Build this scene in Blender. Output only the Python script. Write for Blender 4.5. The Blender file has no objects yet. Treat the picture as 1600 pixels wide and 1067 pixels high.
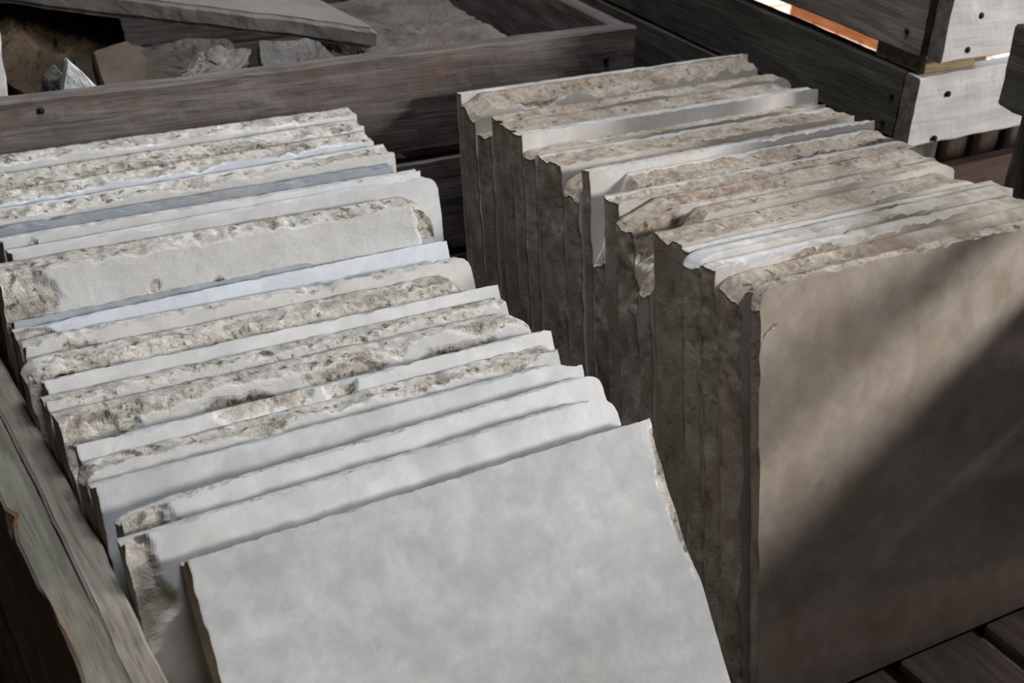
import bpy, math
import numpy as np
from mathutils import Matrix, Vector

SC = bpy.context.scene
COL = SC.collection

# ------------------------------------------------------------------ camera
cam = bpy.data.cameras.new('camera')
cam_ob = bpy.data.objects.new('camera', cam)
COL.objects.link(cam_ob)
SC.camera = cam_ob
cam.sensor_width = 36.0
cam.lens = 36.0 * 2150.0 / 1600.0
cam.clip_start = 0.02
_r = Vector((0.85962532, -0.5076972, 0.05733986))
_u = Vector((0.20708041, 0.44880568, 0.86930499))
_f = Vector((0.46707817, 0.73540262, -0.49093887))
_m = Matrix((_r, _u, -_f)).transposed().to_4x4()
_m.translation = Vector((0, 0, 1.15))
cam_ob.matrix_world = _m
cam.dof.use_dof = True
cam.dof.focus_distance = 1.45
cam.dof.aperture_fstop = 9.0

# ------------------------------------------------------------------ light
w = bpy.data.worlds.new('sky')
SC.world = w
w.use_nodes = True
bg = w.node_tree.nodes['Background']
bg.inputs[0].default_value = (0.62, 0.75, 1.0, 1)
bg.inputs[1].default_value = 0.08


def lamp(name, kind, loc, target, energy, color, size=None, size_y=None):
    d = bpy.data.lights.new(name, kind)
    d.energy = energy
    d.color = color
    if kind == 'AREA':
        d.shape = 'RECTANGLE'
        d.size = size
        d.size_y = size_y or size
    o = bpy.data.objects.new(name, d)
    COL.objects.link(o)
    o.location = loc
    o.rotation_euler = (Vector(target) - Vector(loc)).to_track_quat('-Z', 'Y').to_euler()
    return o


# daylight of the open shed side, low from the front right
KD = Vector((0.717, -0.574, 0.295)).normalized()
kl = Vector((0.9, 0.9, 0.4)) + KD * 5.0
lamp('open_side_daylight', 'AREA', kl, (0.9, 0.9, 0.4), 245, (1.0, 0.96, 0.91), 0.8, 0.6)
# soft fill added over the stacks to brighten them; the roof has no opening
lamp('overhead_fill', 'AREA', (0.78, 1.32, 2.70), (0.85, 1.1, 0.4), 46, (0.90, 0.95, 1.0), 1.0, 0.8)
# sun, falling only on the yard beyond the roof
s = lamp('sun', 'SUN', (3, 3, 6), (3.35, 2.9, 0), 7.0, (1.0, 0.93, 0.86))
s.data.angle = 0.01

vs = SC.view_settings
vs.view_transform = 'Standard'
vs.look = 'None'
vs.gamma = 1.0
vs.use_curve_mapping = False
vs.exposure = 0.05
SC.cycles.use_denoising = True
SC.cycles.max_bounces = 6


# ------------------------------------------------------------------ noise
def _hash(ix, iy, iz, seed):
    h = (ix.astype(np.uint32) * np.uint32(374761393) + iy.astype(np.uint32) * np.uint32(668265263)
         + iz.astype(np.uint32) * np.uint32(2246822519) + np.uint32(seed * 3266489917 & 0xffffffff))
    h ^= h >> np.uint32(13)
    h *= np.uint32(1274126177)
    h ^= h >> np.uint32(16)
    h *= np.uint32(2654435761)
    h ^= h >> np.uint32(15)
    return h.astype(np.float64) / 4294967295.0 * 2 - 1


def vnoise(x, y, z, seed=0):
    x, y, z = np.broadcast_arrays(np.asarray(x, float), np.asarray(y, float), np.asarray(z, float))
    x0, y0, z0 = np.floor(x), np.floor(y), np.floor(z)
    fx, fy, fz = x - x0, y - y0, z - z0
    fx, fy, fz = [t * t * (3 - 2 * t) for t in (fx, fy, fz)]
    ix, iy, iz = [t.astype(np.int64) for t in (x0, y0, z0)]
    out = 0
    for dx in (0, 1):
        for dy in (0, 1):
            for dz in (0, 1):
                wt = (fx if dx else 1 - fx) * (fy if dy else 1 - fy) * (fz if dz else 1 - fz)
                out = out + wt * _hash(ix + dx, iy + dy, iz + dz, seed)
    return out


def fbm(x, y, z, seed=0, octv=4, gain=0.5):
    x, y, z = np.asarray(x, float), np.asarray(y, float), np.asarray(z, float)
    a, s, n = 1.0, 0, 0.0
    for o in range(octv):
        s = s + a * vnoise(x, y, z, seed + o * 17)
        n += a
        x, y, z = x * 2.03 + 3.1, y * 2.03 + 1.7, z * 2.03 + 5.3
        a *= gain
    return s / n * 1.6


def sstep(a, b, x):
    t = np.clip((x - a) / (b - a), 0, 1)
    return t * t * (3 - 2 * t)


# ------------------------------------------------------------------ node helpers
class NT:
    def __init__(self, name):
        self.m = bpy.data.materials.new(name)
        self.m.use_nodes = True
        self.t = self.m.node_tree
        self.n = self.t.nodes
        self.b = self.n['Principled BSDF']

    def node(self, typ, **kw):
        n = self.n.new(typ)
        for k, v in kw.items():
            setattr(n, k, v)
        return n

    def put(self, sock, v):
        if isinstance(v, bpy.types.NodeSocket):
            self.t.links.new(v, sock)
        elif isinstance(v, (tuple, list)) and len(v) == 3 and sock.type == 'RGBA':
            sock.default_value = (*v, 1)
        else:
            sock.default_value = v

    def math(self, op, a, b=0.0, clamp=False):
        n = self.node('ShaderNodeMath', operation=op, use_clamp=clamp)
        self.put(n.inputs[0], a)
        self.put(n.inputs[1], b)
        return n.outputs[0]

    def mix(self, f, a, b, blend='MIX'):
        n = self.node('ShaderNodeMix', data_type='RGBA', blend_type=blend)
        self.put(n.inputs[0], f)
        self.put(n.inputs[6], a)
        self.put(n.inputs[7], b)
        return n.outputs[2]

    def noise(self, vec, scale, detail=4, rough=0.55, dist=0.0):
        n = self.node('ShaderNodeTexNoise')
        self.put(n.inputs['Vector'], vec)
        n.inputs['Scale'].default_value = scale
        n.inputs['Detail'].default_value = detail
        n.inputs['Roughness'].default_value = rough
        n.inputs['Distortion'].default_value = dist
        return n.outputs[0]

    def ramp(self, f, *stops):
        n = self.node('ShaderNodeValToRGB')
        e = n.color_ramp.elements
        while len(e) < len(stops):
            e.new(0.5)
        for q, (p, c) in zip(e, stops):
            q.position = p
            q.color = (*c, 1) if isinstance(c, (tuple, list)) else (c, c, c, 1)
        self.put(n.inputs[0], f)
        return n.outputs[0]

    def coords(self, stretch=(1, 1, 1)):
        tc = self.node('ShaderNodeTexCoord').outputs['Object']
        rnd = self.node('ShaderNodeObjectInfo').outputs['Random']
        off = self.math('MULTIPLY', rnd, 23.0)
        a = self.node('ShaderNodeVectorMath', operation='ADD')
        self.put(a.inputs[0], tc)
        self.put(a.inputs[1], off)
        m = self.node('ShaderNodeVectorMath', operation='MULTIPLY')
        self.put(m.inputs[0], a.outputs[0])
        m.inputs[1].default_value = stretch
        return m.outputs[0], a.outputs[0]

    def bump(self, h, strength, dist=0.002, normal=None):
        n = self.node('ShaderNodeBump')
        self.put(n.inputs['Strength'], strength)
        n.inputs['Distance'].default_value = dist
        self.put(n.inputs['Height'], h)
        if normal is not None:
            self.put(n.inputs['Normal'], normal)
        return n.outputs[0]

    def done(self, color, rough, normal=None, spec=0.3):
        self.put(self.b.inputs['Base Color'], color)
        self.put(self.b.inputs['Roughness'], rough)
        self.b.inputs['Specular IOR Level'].default_value = spec
        if normal is not None:
            self.put(self.b.inputs['Normal'], normal)
        return self.m


def sc(c, k):
    return tuple(x * k for x in c)


def marble(name, base, cloud, stain, stain_amt, stone=((0.10, 0.075, 0.05), (0.36, 0.31, 0.25), (0.60, 0.56, 0.50)), gloss=0.42, sawn=0.0, pit=0.37):
    """Dressed marble face with broken mortar-crusted stone where the mesh says 'fracture'."""
    k = NT(name)
    _, v = k.coords()
    c = k.ramp(k.noise(v, 9, 7, 0.62, 0.25), (0.32, sc(cloud, 1)), (0.50, base), (0.75, sc(base, 1.06)))
    n2 = k.noise(v, 5.5, 6, 0.6, 0.5)
    vein = k.math('SUBTRACT', 1.0, k.math('MULTIPLY', k.math('ABSOLUTE', k.math('SUBTRACT', n2, 0.5)), 26.0), True)
    c = k.mix(k.math('MULTIPLY', vein, 0.10), c, sc(cloud, 0.8))
    c = k.mix(0.45, c, k.ramp(k.noise(v, 26, 6, 0.65), (0.32, sc(cloud, 0.92)), (0.66, sc(base, 1.08))))
    st = k.ramp(k.noise(v, 11, 6, 0.62, 0.4), (0.50, 0.0), (0.66, 1.0))
    c = k.mix(k.math('MULTIPLY', st, stain_amt), c, stain)
    cl = k.ramp(k.noise(v, 34, 8, 0.68, 0.3), (0.40, 0.0), (0.62, 1.0))
    c = k.mix(k.math('MULTIPLY', cl, 0.42), c, sc(cloud, 0.80))
    vs1, _ = k.coords((1.0, 1.0, 0.06))
    scr = k.ramp(k.noise(vs1, 230, 2, 0.5), (0.70, 0.0), (0.76, 1.0))
    c = k.mix(k.math('MULTIPLY', scr, 0.25), c, sc(base, 1.22))
    spk = k.ramp(k.noise(v, 90, 3, 0.6), (0.66, 0.0), (0.74, 1.0))
    c = k.mix(k.math('MULTIPLY', spk, 0.25 + sawn * 0.3), c, sc(stain, 0.55))
    if sawn:
        gr = k.ramp(k.noise(v, 420, 3, 0.7), (0.35, sc(base, 0.78)), (0.62, sc(base, 1.12)))
        c = k.mix(0.35 * sawn, c, gr)
    # broken stone
    d = k.noise(v, 22, 6, 0.62, 0.3)
    s1 = k.ramp(d, (0.34, stone[0]), (0.45, stone[1]), (0.62, stone[2]))
    d2 = k.noise(v, 160, 4, 0.7)
    s2 = k.ramp(d2, (0.30, sc(stone[0], 1.6)), (0.5, stone[1]), (0.72, sc(stone[2], 1.15)))
    s = k.mix(0.45, s1, s2)
    lg = k.ramp(k.noise(v, 6.5, 4, 0.6), (0.46, 0.0), (0.62, 1.0))
    s = k.mix(k.math('MULTIPLY', lg, 0.6), s, k.mix(0.5, sc(stone[1], 0.62), s2))
    d3 = k.ramp(k.noise(v, 75, 4, 0.65), (pit, 1.0), (pit + 0.06, 0.0))
    s = k.mix(k.math('MULTIPLY', d3, 0.8), s, sc(stone[0], 0.7))
    at = k.node('ShaderNodeAttribute', attribute_name='fracture').outputs['Fac']
    jit = k.math('MULTIPLY', k.math('SUBTRACT', k.noise(v, 140, 4, 0.65), 0.5), 1.1)
    mask = k.ramp(k.math('ADD', at, jit), (0.42, 0.0), (0.62, 1.0))
    col = k.mix(mask, c, s)
    en = k.node('ShaderNodeAttribute', attribute_name='brown_tint').outputs['Fac']
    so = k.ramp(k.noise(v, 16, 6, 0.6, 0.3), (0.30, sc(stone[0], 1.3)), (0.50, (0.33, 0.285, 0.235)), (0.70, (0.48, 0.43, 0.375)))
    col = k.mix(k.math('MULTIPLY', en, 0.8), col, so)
    rg = k.math('ADD', k.math('MULTIPLY', mask, 0.9 - gloss), gloss + 0.25 * sawn, True)
    hf = k.math('ADD', k.math('MULTIPLY', d, 0.7), k.math('MULTIPLY', d2, 0.3))
    nb = k.bump(hf, k.math('ADD', k.math('MULTIPLY', mask, 0.85), 0.03 + 0.2 * sawn), 0.0035)
    fine = k.bump(k.noise(v, 420, 3, 0.7), k.math('ADD', k.math('MULTIPLY', mask, 0.6), 0.04 + 0.2 * sawn), 0.0015, nb)
    return k.done(col, rg, fine, 0.35)


def wood(name, dark, mid, light, grain=1.0, rough=0.8, stain=None):
    k = NT(name)
    v, raw = k.coords((0.10, 1, 1))
    g = k.noise(v, 55, 6, 0.65, 0.6)
    c = k.ramp(g, (0.28, dark), (0.5, mid), (0.74, light))
    big = k.noise(raw, 5, 4, 0.6)
    c = k.mix(k.math('MULTIPLY', k.ramp(big, (0.35, 1.0), (0.62, 0.0)), 0.55), c, sc(dark, 1.1))
    v2, _ = k.coords((0.05, 1, 1))
    fine = k.noise(v2, 260, 3, 0.7)
    c = k.mix(k.ramp(fine, (0.30, 0.55 * grain), (0.48, 0.0)), c, sc(dark, 0.55))
    if stain:
        c = k.mix(k.ramp(k.noise(raw, 14, 4, 0.6), (0.55, 0.0), (0.68, 0.6)), c, stain)
    at = k.node('ShaderNodeAttribute', attribute_name='split').outputs['Fac']
    c = k.mix(at, c, k.ramp(fine, (0.3, (0.12, 0.055, 0.025)), (0.7, (0.34, 0.18, 0.085))))
    eg = k.node('ShaderNodeAttribute', attribute_name='endgrain').outputs['Fac']
    c = k.mix(k.math('MULTIPLY', eg, 0.9), c, k.ramp(k.noise(raw, 90, 4, 0.6), (0.35, (0.035, 0.028, 0.021)), (0.65, (0.11, 0.088, 0.068))))
    h = k.math('ADD', k.math('MULTIPLY', g, 0.5), k.math('MULTIPLY', fine, 0.5))
    return k.done(c, rough, k.bump(h, 0.5 * grain, 0.004), 0.2)


def rock(name, a, b, c, scale=14, rough=0.8, bump=0.6):
    k = NT(name)
    _, v = k.coords()
    n = k.noise(v, scale, 7, 0.62, 0.5)
    col = k.ramp(n, (0.30, a), (0.5, b), (0.72, c))
    f = k.noise(v, scale * 9, 4, 0.7)
    col = k.mix(0.3, col, k.ramp(f, (0.3, a), (0.7, c)))
    return k.done(col, rough, k.bump(k.math('ADD', n, k.math('MULTIPLY', f, 0.4)), bump, 0.01), 0.3)


def plain(name, c, rough=0.6, metal=0.0):
    k = NT(name)
    _, v = k.coords()
    col = k.ramp(k.noise(v, 200, 3), (0.3, sc(c, 0.6)), (0.7, sc(c, 1.4)))
    k.b.inputs['Metallic'].default_value = metal
    return k.done(col, rough)


GREYSTONE = ((0.125, 0.100, 0.076), (0.46, 0.42, 0.37), (0.72, 0.70, 0.66))
TANSTONE = ((0.12, 0.082, 0.052), (0.35, 0.285, 0.225), (0.60, 0.54, 0.47))
M = dict(
    blue=marble('marble_blue_white', (0.62, 0.65, 0.70), (0.52, 0.56, 0.63), (0.50, 0.47, 0.42), 0.25, GREYSTONE, 0.38),
    white=marble('marble_white', (0.64, 0.64, 0.64), (0.52, 0.53, 0.54), (0.50, 0.45, 0.39), 0.28, GREYSTONE, 0.40),
    cream=marble('marble_cream', (0.60, 0.585, 0.555), (0.50, 0.49, 0.475), (0.46, 0.39, 0.31), 0.45, GREYSTONE, 0.42),
    bluegrey=marble('marble_blue_grey', (0.33, 0.355, 0.38), (0.23, 0.25, 0.275), (0.42, 0.40, 0.38), 0.3, GREYSTONE, 0.5),
    pale=marble('marble_pale_clouded', (0.62, 0.625, 0.63), (0.47, 0.48, 0.495), (0.48, 0.45, 0.40), 0.28, GREYSTONE, 0.36),
    grey=marble('marble_clouded_grey', (0.52, 0.52, 0.52), (0.35, 0.36, 0.37), (0.47, 0.43, 0.38), 0.30, GREYSTONE, 0.36),
    sawn=marble('marble_sawn_back', (0.57, 0.565, 0.55), (0.49, 0.485, 0.475), (0.48, 0.42, 0.34), 0.45, GREYSTONE, 0.6, 1.0),
    tan=marble('marble_tan', (0.56, 0.53, 0.49), (0.44, 0.42, 0.40), (0.40, 0.31, 0.22), 0.5, TANSTONE, 0.40, 0.0, 0.345),
    warm=marble('marble_warm_white', (0.64, 0.62, 0.60), (0.54, 0.52, 0.50), (0.50, 0.41, 0.31), 0.3, TANSTONE, 0.42),
    brown=marble('marble_brown_stained', (0.44, 0.385, 0.335), (0.33, 0.275, 0.225), (0.27, 0.20, 0.14), 0.45, TANSTONE, 0.33),
)
W = dict(
    grey=wood('weathered_grey_wood', (0.055, 0.045, 0.036), (0.15, 0.125, 0.105), (0.26, 0.23, 0.20)),
    back=wood('weathered_red_brown_wood', (0.065, 0.050, 0.045), (0.155, 0.135, 0.125), (0.25, 0.225, 0.21), stain=(0.13, 0.08, 0.065)),
    green=wood('greenish_old_wood', (0.10, 0.092, 0.070), (0.235, 0.22, 0.178), (0.36, 0.345, 0.295)),
    lath=wood('pale_worn_lath_wood', (0.12, 0.10, 0.08), (0.30, 0.265, 0.225), (0.46, 0.43, 0.39)),
    dark=wood('dark_grey_wood', (0.030, 0.027, 0.022), (0.07, 0.064, 0.053), (0.12, 0.11, 0.095)),
    pale=wood('pale_bleached_wood', (0.38, 0.38, 0.38), (0.50, 0.505, 0.515), (0.60, 0.61, 0.63), 0.4),
    tan=wood('tan_block_wood', (0.14, 0.105, 0.06), (0.30, 0.24, 0.15), (0.44, 0.36, 0.24)),
    deck=wood('dark_brown_pallet_wood', (0.028, 0.019, 0.014), (0.068, 0.047, 0.036), (0.11, 0.083, 0.065)),
    orange=wood('orange_beam_wood', (0.22, 0.09, 0.03), (0.44, 0.20, 0.08), (0.56, 0.30, 0.14)),
)
NAIL = plain('rusty_nail', (0.02, 0.016, 0.014), 0.7, 0.4)


# ------------------------------------------------------------------ object helpers
def props(o, label=None, cat=None, group=None, kind=None):
    if label:
        o['label'] = label
    if cat:
        o['category'] = cat
    if group:
        o['group'] = group
    if kind:
        o['kind'] = kind
    return o


def mesh_obj(name, verts, faces, mat, smooth=None, attr=None, loops4=None):
    me = bpy.data.meshes.new(name)
    if loops4 is not None:
        nf = len(loops4)
        me.vertices.add(len(verts))
        me.vertices.foreach_set('co', np.asarray(verts, np.float32).ravel())
        me.loops.add(nf * 4)
        me.loops.foreach_set('vertex_index', np.asarray(loops4, np.int32).ravel())
        me.polygons.add(nf)
        me.polygons.foreach_set('loop_start', np.arange(0, nf * 4, 4, dtype=np.int32))
        me.update(calc_edges=True)
    else:
        me.from_pydata([tuple(v) for v in verts], [], faces)
    if smooth is not None:
        me.polygons.foreach_set('use_smooth', np.asarray(smooth, bool) if not isinstance(smooth, bool) else np.full(len(me.polygons), smooth))
    if attr:
        for an, av in attr.items():
            a = me.attributes.new(an, 'FLOAT', 'POINT')
            a.data.foreach_set('value', np.asarray(av, np.float32))
    me.materials.append(mat)
    me.update()
    o = bpy.data.objects.new(name, me)
    COL.objects.link(o)
    return o


def boxgrid(us, vs_, ss):
    """Surface lattice of a box: integer coords of the surface points and the quads of its six sides."""
    nu, nv, ns = len(us), len(vs_), len(ss)
    I, J, K = np.meshgrid(np.arange(nu), np.arange(nv), np.arange(ns), indexing='ij')
    on = (I == 0) | (I == nu - 1) | (J == 0) | (J == nv - 1) | (K == 0) | (K == ns - 1)
    idx = np.full((nu, nv, ns), -1, np.int64)
    idx[on] = np.arange(on.sum())
    i, j, k = I[on], J[on], K[on]

    def quads(g, flip):
        a, b, c, d = g[:-1, :-1], g[1:, :-1], g[1:, 1:], g[:-1, 1:]
        q = np.stack([a, b, c, d], -1).reshape(-1, 4)
        return q[:, ::-1] if flip else q
    sides = [quads(idx[:, :, 0], False), quads(idx[:, :, -1], True), quads(idx[:, -1, :], False),
             quads(idx[:, 0, :], True), quads(idx[0, :, :], False), quads(idx[-1, :, :], True)]
    sides[4] = sides[4][:, ::-1]
    sides[5] = sides[5][:, ::-1]
    return i, j, k, sides


# ------------------------------------------------------------------ marble slabs
def slab(label, group, A, B, ztop, lean, t, mat, seed, c=0.0, top_amp=0.0025, chip=0.0018, side_amp=0.0022, face_amp=0.0,
         corners=(), spalls=(), band=0.0, sidefrac=1.0, topfrac=1.0, nu=220, facefrac=0.0, rim=False, brown_patches=()):
    """One slab on edge. A, B: front top corners (left, right) in plan; c: depth of the broken front arris;
    corners: ('L'|'R', width, height, round); spalls: (x, down, rx, ry, depth) flakes off the front face."""
    th = math.radians(lean)
    ax = Vector((B[0] - A[0], B[1] - A[1], 0))
    wd = ax.length
    ax.normalize()
    yaw = math.atan2(ax.y, ax.x)
    ztop = ztop + c * math.cos(th) * 0.55
    H = (ztop - t * math.sin(th)) / math.cos(th)
    us = np.linspace(0, 1, nu)
    fine = 0.11 / H
    vv = np.concatenate([np.linspace(0, 1 - fine, 34)[:-1], np.linspace(1 - fine, 1, 38)])
    ns = max(5, int(t / 0.0035))
    ss = np.linspace(0, 1, ns)
    i, j, k, sides = boxgrid(us, vv, ss)
    u, v, s = us[i], vv[j], ss[k]
    x0 = u * wd
    d0 = s * t
    y0 = v * H
    # top height
    cc = c * np.clip(0.85 + 0.20 * fbm(x0 * 16, 0, 0, seed, 2) + 0.26 * fbm(x0 * 70, 0, 0, seed + 1, 3), 0.04, 1.6)
    drop = cc * (1 - s) ** 1.6
    drop += top_amp * (1 + fbm(x0 * 95, d0 * 95, 0, seed + 3, 4)) * (0.22 + 0.78 * (1 - abs(2 * s - 1)))
    drop += top_amp * 0.9 * np.clip(fbm(x0 * 30, d0 * 40, 0, seed + 41, 2), 0, 1) * (1 - abs(2 * s - 1)) ** 0.5
    pit = np.clip(vnoise(x0 * 85, d0 * 85, 0, seed + 43) - 0.38, 0, 1) * np.clip(fbm(x0 * 12, d0 * 30, 0, seed + 44, 2) + 0.5, 0, 1)
    drop += top_amp * 4.5 * pit * np.sin(np.pi * np.clip(s * 0.9 + 0.06, 0, 1))
    lip = np.clip(fbm(x0 * 34, 0, 2.0, seed + 5, 3) - 0.30, 0, 1)
    drop += chip * 1.7 * lip * (1 - s) ** 0.8
    drop += chip * 0.7 * np.clip(fbm(x0 * 160, 0, 1.0, seed + 6, 2), 0, 1) * (1 - s)
    lipb = np.clip(fbm(x0 * 30, 0, 7.0, seed + 8, 3) - 0.35, 0, 1)
    drop += chip * 1.0 * lipb * s
    frac_c = np.zeros_like(x0)
    for (sd, cw, ch, rd) in corners:
        xd = x0 if sd == 'L' else wd - x0
        q = np.clip(1 - xd / cw, 0, 1)
        dr = ch * (q if not rd else (1 - np.sqrt(np.clip(1 - q * q, 0, 1))))
        dr = dr * (1 + 0.28 * fbm(x0 * 40, d0 * 40, 3, seed + 9, 3)) + (dr > 0) * 0.0
        drop += np.clip(dr, 0, None)
        frac_c = np.maximum(frac_c, (dr > 0.002) * 1.0)
    y = v * (H - drop)
    below = (H - drop) - y
    # ends
    e = side_amp
    xl = e * (0.35 * fbm(y * 30, d0 * 60, 0, seed + 11, 4) + 0.5 * np.abs(fbm(y * 7, d0 * 15, 5, seed + 12, 3)) + 0.35 * np.clip(fbm(y * 75, d0 * 90, 5, seed + 13, 3), 0, 1))
    xr = -e * (0.35 * fbm(y * 30, d0 * 60, 9, seed + 14, 4) + 0.5 * np.abs(fbm(y * 10, d0 * 20, 7, seed + 15, 3)))
    # worn arrises of the ends
    xl = xl + e * 0.9 * (np.clip(1 - s * 4, 0, 1) ** 2) * np.clip(0.5 + fbm(y * 45, 0, 0, seed + 16, 3), 0, 1)
    x = x0 + xl * (1 - u) ** 6 + xr * u ** 6
    # front and back faces
    d = d0.copy()
    fw = (1 - s) ** 2
    frac = np.zeros_like(x0)
    if face_amp:
        d += fw * face_amp * (0.5 + 0.8 * fbm(x0 * 30, y * 30, 2, seed + 20, 4))
    for (sx, sdn, rx, ry, dep) in spalls:
        r = np.sqrt(((x0 - sx) / rx) ** 2 + ((H - y0 - sdn) / ry) ** 2)
        r = r + 0.34 * fbm(x0 * 38, y0 * 38, 4, seed + 23, 4)
        m = sstep(1.08, 0.68, r)
        d += fw * m * dep * (0.8 + 0.3 * fbm(x0 * 45, y0 * 45, 4, seed + 24, 3))
        frac = np.maximum(frac, m * (s < 0.02))
    back = s > 0.98
    d = np.where(back, d - 0.0008 * np.abs(fbm(x0 * 20, y0 * 20, 0, seed + 26, 2)), d)
    # fracture mask
    front = s < 1e-6
    f = np.where(front, np.maximum(frac, facefrac), 1.0)
    istop = v > 1 - 1e-6
    f = np.where(istop & ~front, topfrac, f)
    if rim:
        f = np.where(istop & (s > 0.84), 0.05, f)
    isside = (u < 1e-6) | (u > 1 - 1e-6)
    f = np.where(isside & ~istop & ~front, sidefrac, f)
    if band:
        bw = band * np.clip(0.55 + 0.9 * fbm(x0 * 18, 0, 3, seed + 30, 4), 0, 2)
        bm = sstep(0.0, -0.006, below - bw)
        f = np.where(front, np.maximum(f, bm * 0.95), f)
        d = d + np.where(front, bm * 0.0035 * (0.3 + np.abs(fbm(x0 * 60, y0 * 60, 1, seed + 31, 3))), 0)
    brown_tint = (isside & (u < 0.5)).astype(float) * (0.75 + 0.25 * fbm(y * 12, d0 * 40, 0, seed + 60, 3))  # weathered brown-grey left ends
    for (sx, sdn, rx, ry) in brown_patches:  # brown ellipses on front face and top, edges broken by noise
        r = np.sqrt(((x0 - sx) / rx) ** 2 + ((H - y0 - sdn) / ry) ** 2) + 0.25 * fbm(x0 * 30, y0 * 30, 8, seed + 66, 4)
        brown_tint = np.where(front | istop, np.maximum(brown_tint, 0.95 * sstep(1.15, 0.7, r)), brown_tint)
    f = np.where(front & istop, np.maximum(f, 0.55 * topfrac), f)
    f = np.where(front & isside, np.maximum(f, 0.5), f)
    co = np.stack([x, d, y], 1)
    smooth = np.concatenate([np.full(len(q), n in (2, 4, 5)) for n, q in enumerate(sides)])
    o = mesh_obj('marble_slab', co, None, mat, smooth, {'fracture': f, 'brown_tint': brown_tint}, np.concatenate(sides))
    up = Vector((-math.sin(yaw) * math.sin(th), math.cos(yaw) * math.sin(th), math.cos(th)))
    dep = Vector((-math.sin(yaw) * math.cos(th), math.cos(yaw) * math.cos(th), -math.sin(th)))
    mw = Matrix((ax, dep, up)).transposed().to_4x4()
    mw.translation = Vector((A[0], A[1], ztop - c * math.cos(th) * 0.55)) - up * (H - c * 0.55)
    mw.translation.z = t * math.sin(th) + 0.001
    o.matrix_world = mw
    return props(o, label, 'marble slab', group, 'thing')


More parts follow.
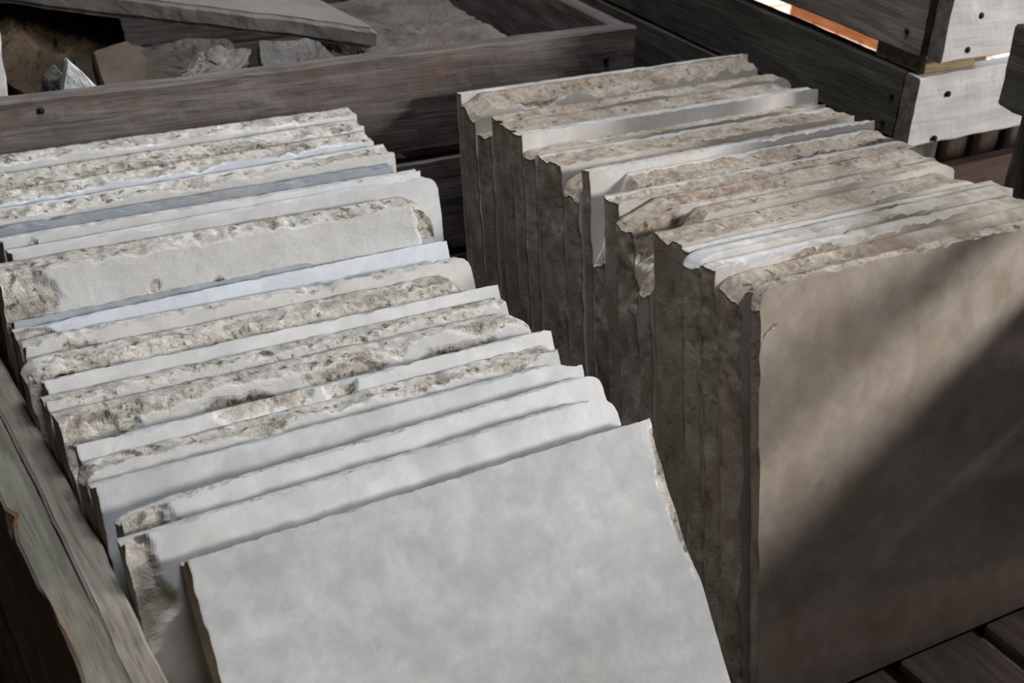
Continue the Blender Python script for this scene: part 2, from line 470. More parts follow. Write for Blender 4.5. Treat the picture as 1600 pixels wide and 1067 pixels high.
GL = 'marble slabs leaning back in the left row'
GR = 'marble slabs standing upright in the right row'
LEFT = [
    # label, A, B, ztop, lean, t, material, options
    ('rearmost slab of the left row, crumbly beige top over a clean white strip', (0.242, 1.584), (0.737, 1.581), 0.507, 13.0, 0.030, 'white', dict(c=0.007, band=0.003, top_amp=0.0025)),
    ('mottled beige slab second from the back of the left row, crumbly all over', (0.234, 1.526), (0.728, 1.537), 0.506, 13.3, 0.028, 'sawn', dict(c=0.009, band=0.02, top_amp=0.003)),
    ('rough slab third from the back of the left row, white strip under its crust', (0.229, 1.480), (0.723, 1.500), 0.504, 13.6, 0.030, 'blue', dict(c=0.009, band=0.004, top_amp=0.0035)),
    ('fourth slab from the back of the left row, pitted brown top above beige face', (0.234, 1.437), (0.729, 1.451), 0.503, 14.0, 0.032, 'sawn', dict(c=0.008, band=0.002, top_amp=0.003, rim=True)),
    ('short blue-grey slab fifth from the back of the left row', (0.237, 1.409), (0.706, 1.409), 0.502, 14.5, 0.020, 'bluegrey', dict(topfrac=0.3, top_amp=0.0012, chip=0.004)),
    ('bright white clean-faced slab sixth from the back of the left row, dark left notch', (0.236, 1.384), (0.730, 1.382), 0.502, 15.0, 0.017, 'white', dict(spalls=[(0.03, 0.014, 0.006, 0.012, 0.004)], chip=0.002, topfrac=0.4)),
    ('smooth white slab seventh from the back of the left row, right end sticking out', (0.237, 1.350), (0.742, 1.361), 0.501, 15.5, 0.022, 'white', dict(corners=[('R', 0.022, 0.014, 1)], chip=0.002, topfrac=0.3, top_amp=0.001)),
    ('slab with the broad sandy grey face and chipped round right corner in the left row', (0.215, 1.313), (0.706, 1.304), 0.499, 17.0, 0.030, 'sawn', dict(c=0.010, band=0.002, corners=[('R', 0.04, 0.035, 1)], spalls=[(0.485, 0.03, 0.022, 0.05, 0.012), (0.02, 0.03, 0.035, 0.05, 0.006), (0.225, 0.055, 0.012, 0.014, 0.006), (0.155, 0.038, 0.008, 0.010, 0.004)], face_amp=0.0012)),
    ('thin dark blue-grey slab wedged between the broad sandy face and the pale bluish slab', (0.219, 1.289), (0.706, 1.298), 0.4540, 28.3, 0.014, 'bluegrey', dict(topfrac=0.2, chip=0.002, top_amp=0.0008)),
    ('pale bluish slab in front of the thin dark blue-grey slab, crusty left corner', (0.216, 1.269), (0.712, 1.279), 0.457, 28.5, 0.014, 'blue', dict(topfrac=0.35, chip=0.003, spalls=[(0.012, 0.015, 0.03, 0.02, 0.005)], top_amp=0.0015)),
    ('cream slab with ragged scalloped top edge right in front of the pale bluish slab', (0.219, 1.244), (0.717, 1.231), 0.456, 28.8, 0.017, 'cream', dict(chip=0.008, c=0.004, topfrac=0.5, spalls=[(0.05, 0.02, 0.03, 0.02, 0.003)], corners=[('R', 0.014, 0.012, 1)])),
    ('dark crusted rough slab with a hooked chip at its left end in the left row', (0.208, 1.195), (0.699, 1.190), 0.456, 29.1, 0.034, 'sawn', dict(c=0.012, band=0.010, top_amp=0.004, corners=[('R', 0.025, 0.02, 0), ('L', 0.03, 0.014, 1)], facefrac=0.75, spalls=[(0.04, 0.03, 0.018, 0.016, 0.014)])),
    ('narrow clean white slab in front of the dark crusted slab, left row', (0.219, 1.166), (0.714, 1.161), 0.453, 29.4, 0.020, 'white', dict(chip=0.002, topfrac=0.4)),
    ('low rough slab with pale crumbly crust behind the wide chipped slab, left row', (0.211, 1.130), (0.705, 1.129), 0.453, 29.7, 0.026, 'sawn', dict(c=0.006, band=0.012, top_amp=0.0035, facefrac=0.45)),
    ('wide-faced blotchy slab with brown gouges and a curved right edge in the left row', (0.213, 1.092), (0.710, 1.089), 0.456, 30.0, 0.028, 'sawn', dict(c=0.008, band=0.012, top_amp=0.0035, face_amp=0.0014, corners=[('R', 0.03, 0.02, 1)], spalls=[(0.035, 0.035, 0.035, 0.04, 0.009), (0.17, 0.03, 0.04, 0.022, 0.006), (0.41, 0.028, 0.04, 0.018, 0.006), (0.29, 0.02, 0.05, 0.016, 0.005)])),
    ('white slab with a jagged broken middle edge, in front of the blotchy slab', (0.218, 1.051), (0.719, 1.056), 0.449, 30.3, 0.014, 'white', dict(chip=0.003, topfrac=0.4, spalls=[(0.16, 0.004, 0.03, 0.012, 0.004), (0.205, 0.003, 0.022, 0.012, 0.004), (0.255, 0.008, 0.018, 0.018, 0.008)])),
    ('grainy rough-topped slab fifth from the front of the left row', (0.212, 1.017), (0.706, 1.024), 0.446, 30.5, 0.025, 'sawn', dict(c=0.009, band=0.013, top_amp=0.0035, facefrac=0.15, corners=[('L', 0.02, 0.012, 1)])),
    ('smooth grey-white slab fourth from the front of the left row', (0.215, 0.990), (0.716, 0.995), 0.447, 30.7, 0.018, 'pale', dict(chip=0.002, topfrac=0.4, corners=[('R', 0.03, 0.010, 0)])),
    ('white slab with large broken left corner, third from the front of the left row', (0.222, 0.941), (0.719, 0.962), 0.446, 30.9, 0.024, 'white', dict(chip=0.002, topfrac=0.5, spalls=[(0.0, 0.012, 0.055, 0.05, 0.007)], corners=[('L', 0.05, 0.010, 1), ('R', 0.02, 0.012, 1)])),
    ('grey clouded slab second from the front of the left row, rounded right corner', (0.215, 0.907), (0.710, 0.925), 0.445, 31.1, 0.020, 'pale', dict(chip=0.002, topfrac=0.5, spalls=[(0.0, 0.035, 0.030, 0.06, 0.006)], brown_patches=[(0.0, 0.185, 0.13, 0.165)], corners=[('R', 0.03, 0.022, 1)])),  # brown patch low on the left of the face
    ('large grey-white slab at the front of the left row, its whole face in view', (0.256, 0.873), (0.727, 0.885), 0.434, 39.0, 0.024, 'grey', dict(chip=0.0015, topfrac=0.8, spalls=[(0.472, 0.09, 0.012, 0.07, 0.006)])),
]
for n, (lb, A, B, z, ln, t, mt, op) in enumerate(LEFT):
    slab(lb, GL, A, B, z, ln, t, M[mt], 100 + n * 53, **op)

RIGHT = [  # front five slabs carry brown patches, mostly towards the right
    ('thin white-edged slab at the very back of the right row', (0.907, 1.604), (1.420, 1.602), 0.503, 0.014, 'warm', dict(chip=0.002, topfrac=0.3, top_amp=0.001)),
    ('thick slab second from the back of the right row, rocky edge and pale left corner', (0.905, 1.564), (1.408, 1.563), 0.500, 0.037, 'tan', dict(c=0.018, top_amp=0.004, band=0.008, corners=[('L', 0.03, 0.018, 0)])),
    ('low thin pale slab wedged third from the back of the right row', (0.908, 1.521), (1.385, 1.521), 0.470, 0.024, 'warm', dict(top_amp=0.003)),
    ('slab with streaked brown rough top, fourth from the back of the right row', (0.907, 1.493), (1.415, 1.493), 0.504, 0.030, 'tan', dict(corners=[('R', 0.03, 0.014, 1)], c=0.005, top_amp=0.003)),
    ('thick tan rough-topped slab behind the tall thin white slab, right row', (0.901, 1.447), (1.391, 1.444), 0.506, 0.044, 'tan', dict(corners=[('R', 0.03, 0.014, 1)], c=0.006, top_amp=0.003, band=0.003)),
    ('tall thin clean white slab, brightest strip near the back of the right row', (0.893, 1.419), (1.400, 1.417), 0.510, 0.023, 'warm', dict(chip=0.0015, topfrac=0.4, top_amp=0.001)),
    ('slab with narrow brown rough top just in front of the tall thin white slab', (0.895, 1.389), (1.392, 1.389), 0.497, 0.026, 'tan', dict(top_amp=0.002, corners=[('L', 0.02, 0.008, 1)])),
    ('thick rough-topped slab with a square pale left corner in the right row, white back rim', (0.896, 1.329), (1.388, 1.326), 0.504, 0.048, 'tan', dict(c=0.006, top_amp=0.003, rim=True, side_amp=0.004)),
    ('slab with low broken left corner behind the white triangular corner, right row', (0.898, 1.292), (1.372, 1.291), 0.500, 0.032, 'warm', dict(c=0.004, corners=[('L', 0.05, 0.03, 1)], side_amp=0.003)),
    ('white slab whose left corner shows as a bright triangle, middle of the right row', (0.903, 1.276), (1.376, 1.275), 0.513, 0.013, 'warm', dict(chip=0.003, topfrac=0.4, top_amp=0.001)),
    ('rocky slab with its left corner broken off diagonally, in front of the bright white triangle', (0.905, 1.234), (1.384, 1.231), 0.506, 0.036, 'tan', dict(c=0.012, top_amp=0.004, band=0.012, rim=True, corners=[('L', 0.055, 0.10, 0), ('R', 0.03, 0.012, 1)], side_amp=0.006)),
    ('slab with white left rim and grainy top in front of the broken-cornered rocky slab', (0.897, 1.202), (1.398, 1.199), 0.504, 0.029, 'tan', dict(c=0.006, top_amp=0.003, rim=True, corners=[('R', 0.03, 0.014, 1)])),
    ('slab with a white shattered left corner, eighth from the front of the right row', (0.890, 1.159), (1.382, 1.159), 0.507, 0.038, 'tan', dict(c=0.008, top_amp=0.0035, spalls=[(0.02, 0.02, 0.05, 0.035, 0.007)], corners=[('L', 0.06, 0.020, 0), ('R', 0.03, 0.012, 1)], side_amp=0.006)),
    ('thin slab missing its left corner, top edge starting short of the others, right row', (0.893, 1.134), (1.385, 1.133), 0.505, 0.022, 'tan', dict(c=0.003, top_amp=0.0025, corners=[('L', 0.085, 0.085, 0), ('R', 0.03, 0.010, 1)])),
    ('thickest slab in the right row with wide gritty top and sharp left corner', (0.898, 1.079), (1.374, 1.079), 0.506, 0.050, 'tan', dict(c=0.003, top_amp=0.0025, corners=[('R', 0.03, 0.022, 1)])),
    ('very thin white slab leaning against the thickest slab of the right row', (0.898, 1.063), (1.392, 1.062), 0.503, 0.011, 'warm', dict(brown_patches=[(0.42, 0.0, 0.20, 0.10)], chip=0.002, topfrac=0.3, top_amp=0.001)),
    ('white slab turning tan to its right end, fourth from the front of the right row', (0.886, 1.034), (1.382, 1.033), 0.508, 0.026, 'warm', dict(brown_patches=[(0.42, 0.0, 0.26, 0.12)], chip=0.003, c=0.002, topfrac=0.2, top_amp=0.0015, corners=[('L', 0.03, 0.014, 1)], side_amp=0.005)),
    ('white slab with splintered top edge, third from the front of the right row', (0.890, 1.007), (1.372, 1.005), 0.507, 0.021, 'warm', dict(brown_patches=[(0.45, 0.0, 0.24, 0.12)], chip=0.006, topfrac=0.3, top_amp=0.0015, spalls=[(0.14, 0.008, 0.05, 0.008, 0.002)], side_amp=0.005)),
    ('rough brown-topped slab second from the front of the right row, white broken left corner', (0.894, 0.972), (1.372, 0.970), 0.500, 0.030, 'tan', dict(brown_patches=[(0.42, 0.0, 0.30, 0.10)], c=0.010, top_amp=0.003, band=0.003, corners=[('L', 0.05, 0.012, 1)], side_amp=0.006)),
    ('brown-stained marble slab at the front of the right row, whole face in view', (0.896, 0.942), (1.372, 0.941), 0.513, 0.014, 'brown', dict(brown_patches=[(0.30, 0.08, 0.10, 0.05)], chip=0.003, c=0.002, topfrac=0.7, corners=[('L', 0.022, 0.022, 1)], spalls=[(0.012, 0.045, 0.012, 0.003, 0.002)])),
]
for n, (lb, A, B, z, t, mt, op) in enumerate(RIGHT):
    if 0 < n < 19:
        t = min(0.06, min(RIGHT[n - 1][1][1] - A[1], RIGHT[n - 1][2][1] - B[1]) * math.cos(math.radians(12.5)) - 0.0014)
    slab(lb, GR, A, B, z, 12.5, t, M[mt], 2000 + n * 71, **op)


# ------------------------------------------------------------------ boards and crates
def board(name, parent, lo, hi, mat, seed, axis=None, warp=0.0012, wane=(0, 0), splinter=None):
    """A sawn board filling lo..hi (world), grain along its longest axis (or 'axis')."""
    lo, hi = np.array(lo, float), np.array(hi, float)
    size = hi - lo
    ax = int(np.argmax(size)) if axis is None else axis
    oth = [a for a in range(3) if a != ax]
    L = size[ax]
    a, b = oth
    nl = int(np.clip(L / 0.012, 6, 110))
    us = np.concatenate([[0, 0.0015 / L], np.linspace(0, 1, nl)[1:-1], [1 - 0.0015 / L, 1]])
    nl += 2
    def cross(wd):
        m = max(4, int(wd / 0.014))
        bv = min(0.0025 / wd, 0.12)
        return np.concatenate([[0, bv], np.linspace(bv, 1 - bv, m)[1:-1], [1 - bv, 1]])
    va, vb = cross(size[a]), cross(size[b])
    i, j, k, sides = boxgrid(us, va, vb)
    x = us[i] * L
    p, q = va[j] * size[a], vb[k] * size[b]
    # eased arrises
    ea = np.isin(j, (0, len(va) - 1)) & np.isin(k, (0, len(vb) - 1))
    cp, cq = size[a] / 2, size[b] / 2
    p = np.where(ea, p + np.sign(cp - p) * 0.0014, p)
    q = np.where(ea, q + np.sign(cq - q) * 0.0014, q)
    wa = warp * (fbm(x * 3.5, 0.3, 0, seed, 3) + 0.5 * fbm(x * 30, p * 60, q * 60, seed + 1, 3))
    wb = warp * (fbm(x * 3.1, 7.3, 0, seed + 2, 3) + 0.5 * fbm(x * 30, p * 60, q * 60, seed + 3, 3))
    p = p + wa
    q = q + wb
    split = np.zeros_like(x)
    endg = ((i == 0) | (i == nl - 1)).astype(float)
    # wane: the (a)-side / (b)-side upper edge eaten away
    if wane[0]:
        q = q - (vb[k] > 0.98) * wane[0] * np.clip(fbm(x * 7, p * 30, 0, seed + 5, 4), 0, 1)
    x = np.where((i == 0), x + 0.002 * np.abs(fbm(p * 60, q * 60, 0, seed + 6, 3)), x)
    x = np.where((i == nl - 1), x - 0.002 * np.abs(fbm(p * 60, q * 60, 0, seed + 7, 3)), x)
    if splinter:                      # torn strip along the low edge of the -a face
        s0, s1, depth = splinter
        on = (j <= 1) & (vb[k] > 0.80) & (x > s0) & (x < s1)
        amt = np.clip(0.6 + fbm(x * 9, q * 40, 0, seed + 8, 3), 0, 1) * on
        p = p + amt * depth
        split = np.clip(amt * 1.6, 0, 1)
    co = np.zeros((len(x), 3))
    co[:, 0], co[:, 1], co[:, 2] = x - L / 2, p - size[a] / 2, q - size[b] / 2
    R = np.zeros((3, 3))
    R[ax, 0] = 1
    R[a, 1] = 1
    R[b, 2] = 1
    quads = np.concatenate(sides)
    R4 = Matrix(R.tolist()).to_4x4()
    if np.linalg.det(R) < 0:          # keep a proper rotation
        co[:, 1] *= -1
        R[a, 1] = -1
        R4 = Matrix(R.tolist()).to_4x4()
        quads = quads[:, ::-1]
    o = mesh_obj(name, co, None, mat, False, {'split': split, 'endgrain': endg}, quads)
    R4.translation = Vector(((lo + hi) / 2).tolist())
    o.matrix_world = R4
    if parent is not None:
        adopt(o, parent)
    return o


def adopt(o, parent):
    o.parent = parent
    o.matrix_parent_inverse = Matrix.Translation(-Vector(parent.location))


def thing(name, label, cat, loc, group=None):
    e = bpy.data.objects.new(name, None)
    e.empty_display_size = 0.1
    COL.objects.link(e)
    e.location = loc
    return props(e, label, cat, group, 'thing')


def nail(parent, p, n, r=0.0045):
    """Domed nail head of radius r at p, facing n."""
    n = Vector(n).normalized()
    t1 = n.orthogonal().normalized()
    t2 = n.cross(t1)
    vs_, fs = [], []
    prof = [(1.0, -0.004), (1.0, 0.001), (0.75, 0.0022), (0.35, 0.0030)]
    N = 10
    for rr, h in prof:
        for q in range(N):
            a = 2 * math.pi * q / N
            vs_.append(Vector(p) + (t1 * math.cos(a) + t2 * math.sin(a)) * rr * r + n * h)
    for ri in range(len(prof) - 1):
        for q in range(N):
            fs.append((ri * N + q, ri * N + (q + 1) % N, (ri + 1) * N + (q + 1) % N, (ri + 1) * N + q))
    fs.append(tuple(range((len(prof) - 1) * N, len(prof) * N)))
    fs.append(tuple(reversed(range(N))))
    o = mesh_obj('nail', [v - Vector(p) for v in vs_], fs, NAIL, True)
    o.location = p
    adopt(o, parent)
    return o


# --- the low crate the slabs stand in: deck, bearers and left side
c1 = thing('slab_crate', 'old low wooden crate with slatted deck and worn left side holding both rows of slabs', 'crate', (0.83, 0.9, -0.14))
xs = [0.215 + 0.1515 * q for q in range(8)]
for q, x in enumerate(xs):
    board('deck_board', c1, (x, 0.22, -0.024), (x + 0.125, 1.64, 0.0), W['deck'], 300 + q, 1)
for q, y in enumerate((0.24, 0.86, 1.5)):
    board('bearer', c1, (0.20, y, -0.135), (1.405, y + 0.10, -0.0245), W['deck'], 330 + q, 0)
board('lath', c1, (0.1835, 0.20, 0.345), (0.210, 1.64, 0.402), W['lath'], 340, 1, 0.0025)
board('side_board', c1, (0.152, 0.20, 0.275), (0.1852, 1.64, 0.397), W['green'], 341, 1, 0.0020, splinter=(0.50, 0.85, 0.009))
board('side_board', c1, (0.160, 0.20, 0.145), (0.1845, 1.64, 0.260), W['green'], 342, 1)
board('side_board', c1, (0.160, 0.20, 0.0), (0.1845, 1.64, 0.130), W['green'], 343, 1)
for q, y in enumerate((0.21, 1.55)):
    board('corner_post', c1, (0.085, y, -0.135), (0.145, y + 0.08, 0.38), W['green'], 345 + q, 2)
# --- crate of broken stone behind
c2 = thing('stone_crate', 'weathered brown board crate full of broken stone behind both rows of slabs', 'crate', (0.62, 2.2, -0.14))
for q, (z0, z1) in enumerate(((0.402, 0.549), (0.240, 0.386), (0.075, 0.222))):
    board('front_board', c2, (-0.05, 1.660, z0), (1.243, 1.686, z1), W['back'], 400 + q, 0, 0.002)
    board('side_board', c2, (1.217, 1.688, z0 - 0.004), (1.243, 2.75, z1 - 0.004), W['back'], 410 + q, 1)
    board('side_board', c2, (-0.05, 1.688, z0 - 0.004), (-0.024, 2.75, z1 - 0.004), W['back'], 420 + q, 1)
    board('back_board', c2, (-0.05, 2.752, z0), (1.243, 2.778, z1), W['back'], 430 + q, 0)
for q, (x, y) in enumerate(((1.150, 1.688), (-0.022, 1.688), (1.150, 2.685), (-0.022, 2.685))):
    board('corner_post', c2, (x, y, -0.135), (x + 0.065, y + 0.065, 0.525), W['back'], 440 + q, 2)
for q in range(8):
    board('floor_board', c2, (-0.02 + 0.153 * q, 1.69, 0.0), (0.12 + 0.153 * q, 2.748, 0.022), W['deck'], 450 + q, 1)
nail(c2, (1.19, 1.6595, 0.505), (0, -1, 0))
nail(c2, (0.35, 1.6595, 0.535), (0, -1, 0))

# --- two stacked crates at the right
c3 = thing('lower_crate', 'lower grey crate of the stacked pair at right, bleached front board with nails', 'crate', (1.95, 2.0, -0.14), 'stacked board crates at the right')
for q, (z0, z1) in enumerate(((0.462, 0.562), (0.310, 0.459), (0.150, 0.307), (-0.02, 0.147))):
    board('side_board', c3, (1.460, 1.3135 if z1 > 0.15 else 1.45, z0), (1.488, 2.95, z1), W['dark'], 500 + q, 1)
board('front_board', c3, (1.4605, 1.284, 0.456), (2.45, 1.312, 0.560), W['pale'], 510, 0, 0.0025)
board('front_board', c3, (1.4605, 1.288, 0.285), (2.45, 1.312, 0.408), W['deck'], 511, 0)
board('front_board', c3, (1.4605, 1.288, 0.11), (2.45, 1.312, 0.235), W['deck'], 512, 0)
board('inner_panel', c3, (1.489, 1.437, -0.02), (2.45, 1.447, 0.449), W['dark'], 519, 0)
for q in range(7):
    board('slat', c3, (1.56 + q * 0.075, 1.42, -0.02), (1.595 + q * 0.075, 1.435, 0.45), W['deck'], 520 + q, 2)
for q, (x, y) in enumerate(((1.489, 1.314), (2.38, 1.314), (1.489, 2.87), (2.38, 2.87))):
    board('corner_post', c3, (x, y, -0.137), (x + 0.07, y + 0.07, 0.555 if x < 2 else 0.12), W['dark'], 530 + q, 2)
for q in range(6):
    board('floor_board', c3, (1.49 + 0.155 * q, 1.45, -0.03), (1.63 + 0.155 * q, 2.9, -0.008), W['deck'], 540 + q, 1)
for p in ((1.522, 1.2832, 0.530), (1.514, 1.2832, 0.464)):
    nail(c3, p, (0, -1, 0))
for p in ((1.4592, 1.33, 0.522), (1.4592, 1.337, 0.479)):
    nail(c3, p, (-1, 0, 0))

c4 = thing('upper_crate', 'upper grey crate of the stacked pair at right, set on tan wooden blocks', 'crate', (1.95, 2.0, 0.563), 'stacked board crates at the right')
for q, (x, y) in enumerate(((1.466, 1.286), (2.36, 1.286), (1.464, 2.84), (2.36, 2.84))):
    board('foot_block', c4, (x, y, 0.5635 if x < 2 else 0.1215), (x + 0.10, y + 0.095, 0.5885), W['tan'], 600 + q, 0)
board('side_board', c4, (1.455, 1.2895, 0.589), (1.486, 2.95, 0.703), W['grey'], 610, 1)
board('front_board', c4, (1.466, 1.262, 0.587), (2.45, 1.288, 0.701), W['pale'], 615, 0, 0.0025)
for q in range(4):
    board('floor_board', c4, (1.49, 1.45 + 0.36 * q, 0.592), (2.45, 1.60 + 0.36 * q, 0.612), W['deck'], 620 + q, 0)
for q, (x, y) in enumerate(((1.488, 1.304), (1.488, 2.87), (2.38, 1.304), (2.38, 2.87))):
    board('corner_post', c4, (x, y, 0.589), (x + 0.065, y + 0.065, 0.699), W['dark'], 630 + q, 2)
for p in ((1.527, 1.2612, 0.649), (1.515, 1.2612, 0.602)):
    nail(c4, p, (0, -1, 0))
nail(c4, (1.4542, 1.321, 0.618), (-1, 0, 0))

# --- slatted rack close by at the right
c5 = thing('slatted_rack', 'grey rough timber rack post and slats at the right edge beside the front slabs', 'rack', (1.5, 0.6, -0.14))
board('post', c5, (1.484, 1.035, -0.137), (1.577, 1.128, 0.692), W['dark'], 700, 2, 0.003)
board('post', c5, (1.484, -0.55, -0.137), (1.577, -0.46, 0.692), W['dark'], 701, 2, 0.003)
board('head_block', c5, (1.430, 0.99, 0.578), (1.483, 1.124, 0.684), W['dark'], 702, 1, 0.005)
board('rail', c5, (1.455, -0.56, 0.600), (1.483, 0.985, 0.632), W['dark'], 706, 1, 0.002)
for q, (z0, z1) in enumerate(((0.335, 0.490), (0.195, 0.322), (0.06, 0.185))):
    board('slat', c5, (1.450, -0.56, z0), (1.483, 1.030, z1), W['dark'], 703 + q, 1, 0.002)


# ------------------------------------------------------------------ broken stones in the back crate
def stone(name, label, cat, pts, thick, mat, seed, amp=0.006, freq=16, group=None, nrm=None, res=26):
    """A flat broken stone: outline pts (3-D, its upper face), thickness along the face normal, roughened all over."""
    P = [Vector(p) for p in pts]
    cen = sum(P, Vector()) / len(P)
    n = Vector()
    for a, b in zip(P, P[1:] + P[:1]):
        n += (a - cen).cross(b - cen)
    n.normalize()
    if nrm is not None and n.dot(Vector(nrm)) < 0:
        P.reverse()
        n = -n
    e1 = (P[1] - P[0]).normalized()
    e1 = (e1 - n * e1.dot(n)).normalized()
    e2 = n.cross(e1)
    # resample the outline and build concentric rings: top rings, edge rings, bottom rings
    lens = [(b - a).length for a, b in zip(P, P[1:] + P[:1])]
    tot = sum(lens)
    N = res * 4
    ring = []
    for q in range(N):
        d = tot * q / N
        for a, b, l in zip(P, P[1:] + P[:1], lens):
            if d <= l:
                ring.append(a.lerp(b, d / l))
                break
            d -= l
    R2 = np.array([((p - cen).dot(e1), (p - cen).dot(e2)) for p in ring])
    rows = []
    fr = np.linspace(0.06, 0.97, 12)
    for f in fr:
        rows.append((R2 * f, np.zeros(N)))
    ne = 7
    for q in range(ne):
        rows.append((R2 * (1.0 - 0.03 * (q in (0, ne - 1))), np.full(N, -thick * (q + 0.5) / ne)))
    for f in fr[::-1]:
        rows.append((R2 * f, np.full(N, -thick)))
    xy = np.concatenate([r[0] for r in rows])
    z = np.concatenate([r[1] for r in rows])
    nx = fbm(xy[:, 0] * freq, xy[:, 1] * freq, z * freq, seed, 5)
    ny = fbm(xy[:, 0] * freq, xy[:, 1] * freq, z * freq, seed + 50, 5)
    nz = fbm(xy[:, 0] * freq, xy[:, 1] * freq, z * freq, seed + 90, 5)
    lay = np.round(nz * 3) / 3
    co = np.stack([xy[:, 0] + nx * amp, xy[:, 1] + ny * amp, z + (0.5 * nz + 0.5 * lay) * amp], 1)
    nr = len(rows)
    fs = []
    for r in range(nr - 1):
        for q in range(N):
            fs.append((r * N + q, (r + 1) * N + q, (r + 1) * N + (q + 1) % N, r * N + (q + 1) % N))
    fs.append(tuple(range(N)))
    fs.append(tuple(reversed(range((nr - 1) * N, nr * N))))
    o = mesh_obj(name, co, fs, mat, False)
    mw = Matrix((e1, e2, n)).transposed().to_4x4()
    mw.translation = cen
    o.matrix_world = mw
    return props(o, label, cat, group, 'thing')


ST = dict(
    grey=rock('grey_stone', (0.05, 0.045, 0.04), (0.13, 0.12, 0.112), (0.24, 0.23, 0.22)),
    brown=rock('brown_stone', (0.07, 0.052, 0.042), (0.19, 0.152, 0.13), (0.33, 0.29, 0.26), 12),
    rust=rock('rusty_stone', (0.02, 0.014, 0.009), (0.06, 0.040, 0.025), (0.13, 0.085, 0.05), 22),
    beige=rock('beige_stone', (0.06, 0.045, 0.034), (0.10, 0.077, 0.060), (0.145, 0.115, 0.092), 8, 0.8, 0.3),
    dark=rock('dark_stone', (0.03, 0.026, 0.022), (0.075, 0.065, 0.056), (0.15, 0.135, 0.12), 16),
    pale=rock('pale_stone', (0.42, 0.44, 0.46), (0.62, 0.66, 0.68), (0.75, 0.78, 0.80), 20, 0.6, 0.4),
    flat=rock('flat_grey_stone', (0.17, 0.155, 0.145), (0.22, 0.205, 0.19), (0.27, 0.25, 0.235), 6, 0.7, 0.15),
)
GS = 'broken stones in the back crate'
stone('stone_slab', 'upright white slab end at the left edge of the picture behind the crate board', 'stone slab', [(0.20, 1.722, 0.30), (0.318, 1.722, 0.30), (0.326, 1.722, 0.53), (0.327, 1.722, 0.625), (0.31, 1.722, 0.640), (0.20, 1.722, 0.64)], 0.03, rock('white_stone', (0.45, 0.45, 0.45), (0.62, 0.63, 0.63), (0.72, 0.73, 0.74), 12, 0.6, 0.2), 11, 0.003, 20, GS, (0, -1, 0))
stone('stone_shard', 'small pointed white shard poking up behind the crate board at left', 'stone', [(0.40, 1.80, 0.40), (0.50, 1.80, 0.40), (0.468, 1.80, 0.490), (0.432, 1.805, 0.535), (0.420, 1.81, 0.546)], 0.025, ST['pale'], 12, 0.004, 30, GS, (0, -1, 0.2), 14)
stone('stone_shard', 'dark grey rounded shard beside the small pointed white shard', 'stone', [(0.385, 1.845, 0.40), (0.435, 1.845, 0.40), (0.430, 1.85, 0.50), (0.417, 1.85, 0.520), (0.403, 1.85, 0.505)], 0.03, ST['grey'], 13, 0.004, 30, GS, (0, -1, 0.2), 14)
stone('stone_slab', 'smooth beige slab lying aslant between the white shard and the shattered stone', 'stone slab', [(0.495, 1.96, 0.506), (0.553, 1.985, 0.497), (0.600, 1.80, 0.476), (0.590, 1.74, 0.445), (0.470, 1.74, 0.455)], 0.035, ST['beige'], 14, 0.003, 10, GS, (0, -0.6, 0.8))
stone('stone_block', 'dark stone with a pale shattered end under the big flat slab', 'stone', [(0.555, 2.06, 0.472), (0.740, 2.04, 0.466), (0.716, 1.93, 0.472), (0.640, 1.87, 0.455), (0.610, 1.86, 0.460), (0.575, 1.93, 0.475)], 0.10, ST['dark'], 15, 0.016, 15, GS, (0, -0.7, 0.7))
stone('stone_block', 'pale broken lump with a crumbly face left of the layered grey stone', 'stone', [(0.618, 1.875, 0.515), (0.703, 1.875, 0.512), (0.697, 1.855, 0.488), (0.640, 1.80, 0.455), (0.598, 1.80, 0.465), (0.592, 1.83, 0.495)], 0.06, ST['grey'], 25, 0.012, 28, GS, (0, -0.8, 0.5))
stone('stone_block', 'grey layered stone right of the pale broken lump', 'stone', [(0.726, 1.90, 0.505), (0.800, 1.90, 0.512), (0.822, 1.84, 0.500), (0.835, 1.76, 0.482), (0.680, 1.74, 0.480), (0.688, 1.80, 0.495)], 0.07, ST['grey'], 16, 0.010, 14, GS, (0, -0.6, 0.8))
stone('stone_slab', 'big thick flat grey slab lying on top of the broken stones', 'stone slab', [(0.40, 2.29, 0.532), (0.529, 2.198, 0.525), (0.729, 2.053, 0.517), (0.927, 1.906, 0.510), (0.895, 2.097, 0.518), (0.819, 2.40, 0.530), (0.45, 2.45, 0.54)], 0.036, ST['flat'], 17, 0.0030, 14, GS, (0, 0, 1), 40)
stone('flagstone', 'brown flagstone with flaked layers sloping down to the board, right of the flat slab', 'stone slab', [(0.809, 1.71, 0.480), (1.065, 1.71, 0.482), (1.120, 1.80, 0.490), (1.150, 1.98, 0.476), (1.19, 2.20, 0.462), (0.965, 2.30, 0.445), (0.935, 1.99, 0.452)], 0.06, ST['brown'], 18, 0.012, 11, GS, (0, -0.1, 1), 40)
stone('stone_block', 'rusty brown boulder at the back left of the stone crate', 'stone', [(0.40, 2.20, 0.42), (0.44, 2.10, 0.38), (0.545, 2.10, 0.37), (0.625, 2.20, 0.42), (0.66, 2.42, 0.505), (0.42, 2.42, 0.515)], 0.12, ST['rust'], 19, 0.022, 12, GS, (0, -0.8, 0.6))
stone('stone_block', 'orange-brown stone under the tip of the big flat slab', 'stone', [(0.82, 1.80, 0.462), (0.885, 1.82, 0.455), (0.950, 1.93, 0.455), (0.87, 1.96, 0.465)], 0.09, ST['rust'], 20, 0.008, 18, GS, (0, -0.5, 1))


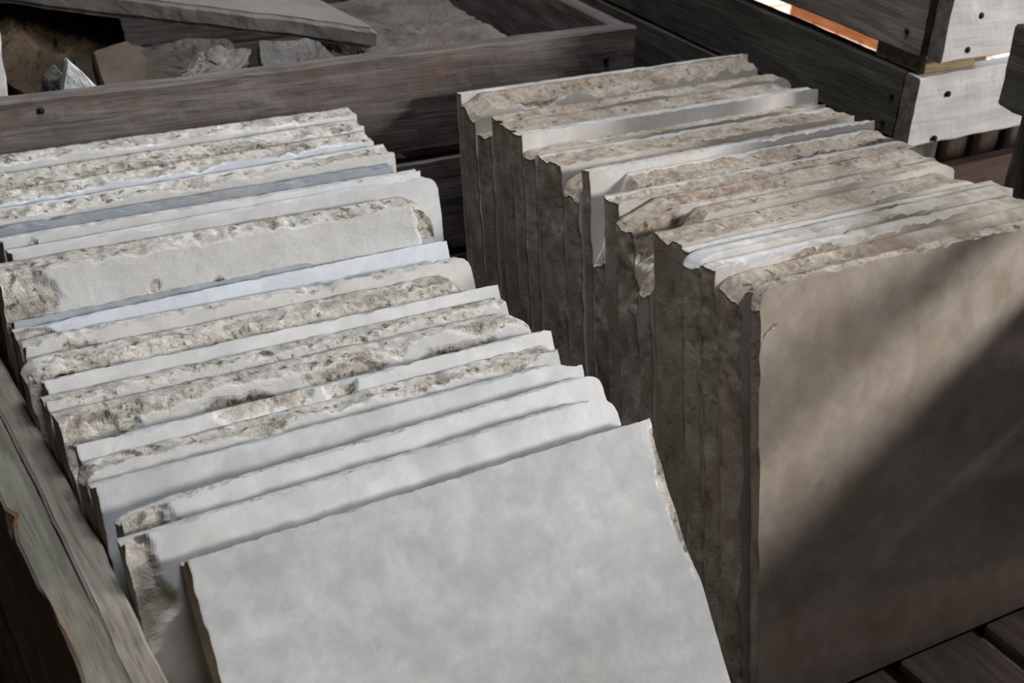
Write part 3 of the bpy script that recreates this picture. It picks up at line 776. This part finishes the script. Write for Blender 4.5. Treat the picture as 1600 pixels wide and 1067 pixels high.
# ------------------------------------------------------------------ the shed and the yard
def sheet(name, lo, hi, mat):
    lo, hi = Vector(lo), Vector(hi)
    v = [(x, y, z) for x in (lo.x, hi.x) for y in (lo.y, hi.y) for z in (lo.z, hi.z)]
    f = [(0, 1, 3, 2), (4, 6, 7, 5), (0, 4, 5, 1), (2, 3, 7, 6), (0, 2, 6, 4), (1, 5, 7, 3)]
    c = (lo + hi) / 2
    o = mesh_obj(name, [Vector(p) - c for p in v], f, mat, False)
    o.location = c
    return props(o, kind='structure')


k = NT('shed_earth_floor')
_, v = k.coords()
FL = k.done(k.ramp(k.noise(v, 9, 6, 0.65), (0.3, (0.05, 0.04, 0.032)), (0.7, (0.13, 0.11, 0.09))), 0.9, k.bump(k.noise(v, 60, 4), 0.4, 0.01))
k = NT('yard_pink_paving')
_, v = k.coords()
bk = k.node('ShaderNodeTexBrick')
k.put(bk.inputs['Vector'], v)
bk.inputs['Color1'].default_value = (0.62, 0.46, 0.40, 1)
bk.inputs['Color2'].default_value = (0.70, 0.56, 0.50, 1)
bk.inputs['Mortar'].default_value = (0.28, 0.10, 0.07, 1)
bk.inputs['Scale'].default_value = 2.2
bk.inputs['Mortar Size'].default_value = 0.016
PV = k.done(bk.outputs[0], 0.8)
sheet('floor', (-2.6, -3.2, -0.24), (2.6, 4.2, -0.14), FL)
g = sheet('ground', (2.6, -6.0, -0.24), (9.0, 9.0, -0.1401), PV)
PW = wood('dark_wall_planks', (0.03, 0.024, 0.018), (0.07, 0.055, 0.043), (0.12, 0.10, 0.08))
sheet('wall_left', (-2.7, -3.2, -0.14), (-2.6, 4.2, 2.8), PW)
sheet('wall_back', (-2.6, 4.1, -0.14), (2.2, 4.2, 2.8), PW)
sheet('wall_front', (-2.6, -3.3, -0.14), (1.2, -3.2, 2.8), PW)
sheet('ceiling', (-2.7, -3.3, 2.8), (2.3, 4.3, 2.88), PW)

# sunlit odds and ends in the yard, seen through the gap between the stacked crates
bm_ = thing('timber_beam', 'orange sunlit timber lying in the yard beyond the stacked crates', 'timber', (3.31, 3.1, -0.14))
o = board('beam', bm_, (3.262, 2.72, -0.139), (3.362, 3.50, -0.01), W['orange'], 800, 1)
stone('stone_block', 'brown broken stone on the sunlit paving beyond the stacked crates', 'stone', [(2.92, 3.25, -0.09), (3.02, 3.2, -0.10), (3.10, 3.28, -0.10), (3.0, 3.36, -0.085)], 0.07, ST['brown'], 30, 0.02, 9, None, (0, 0, 1))
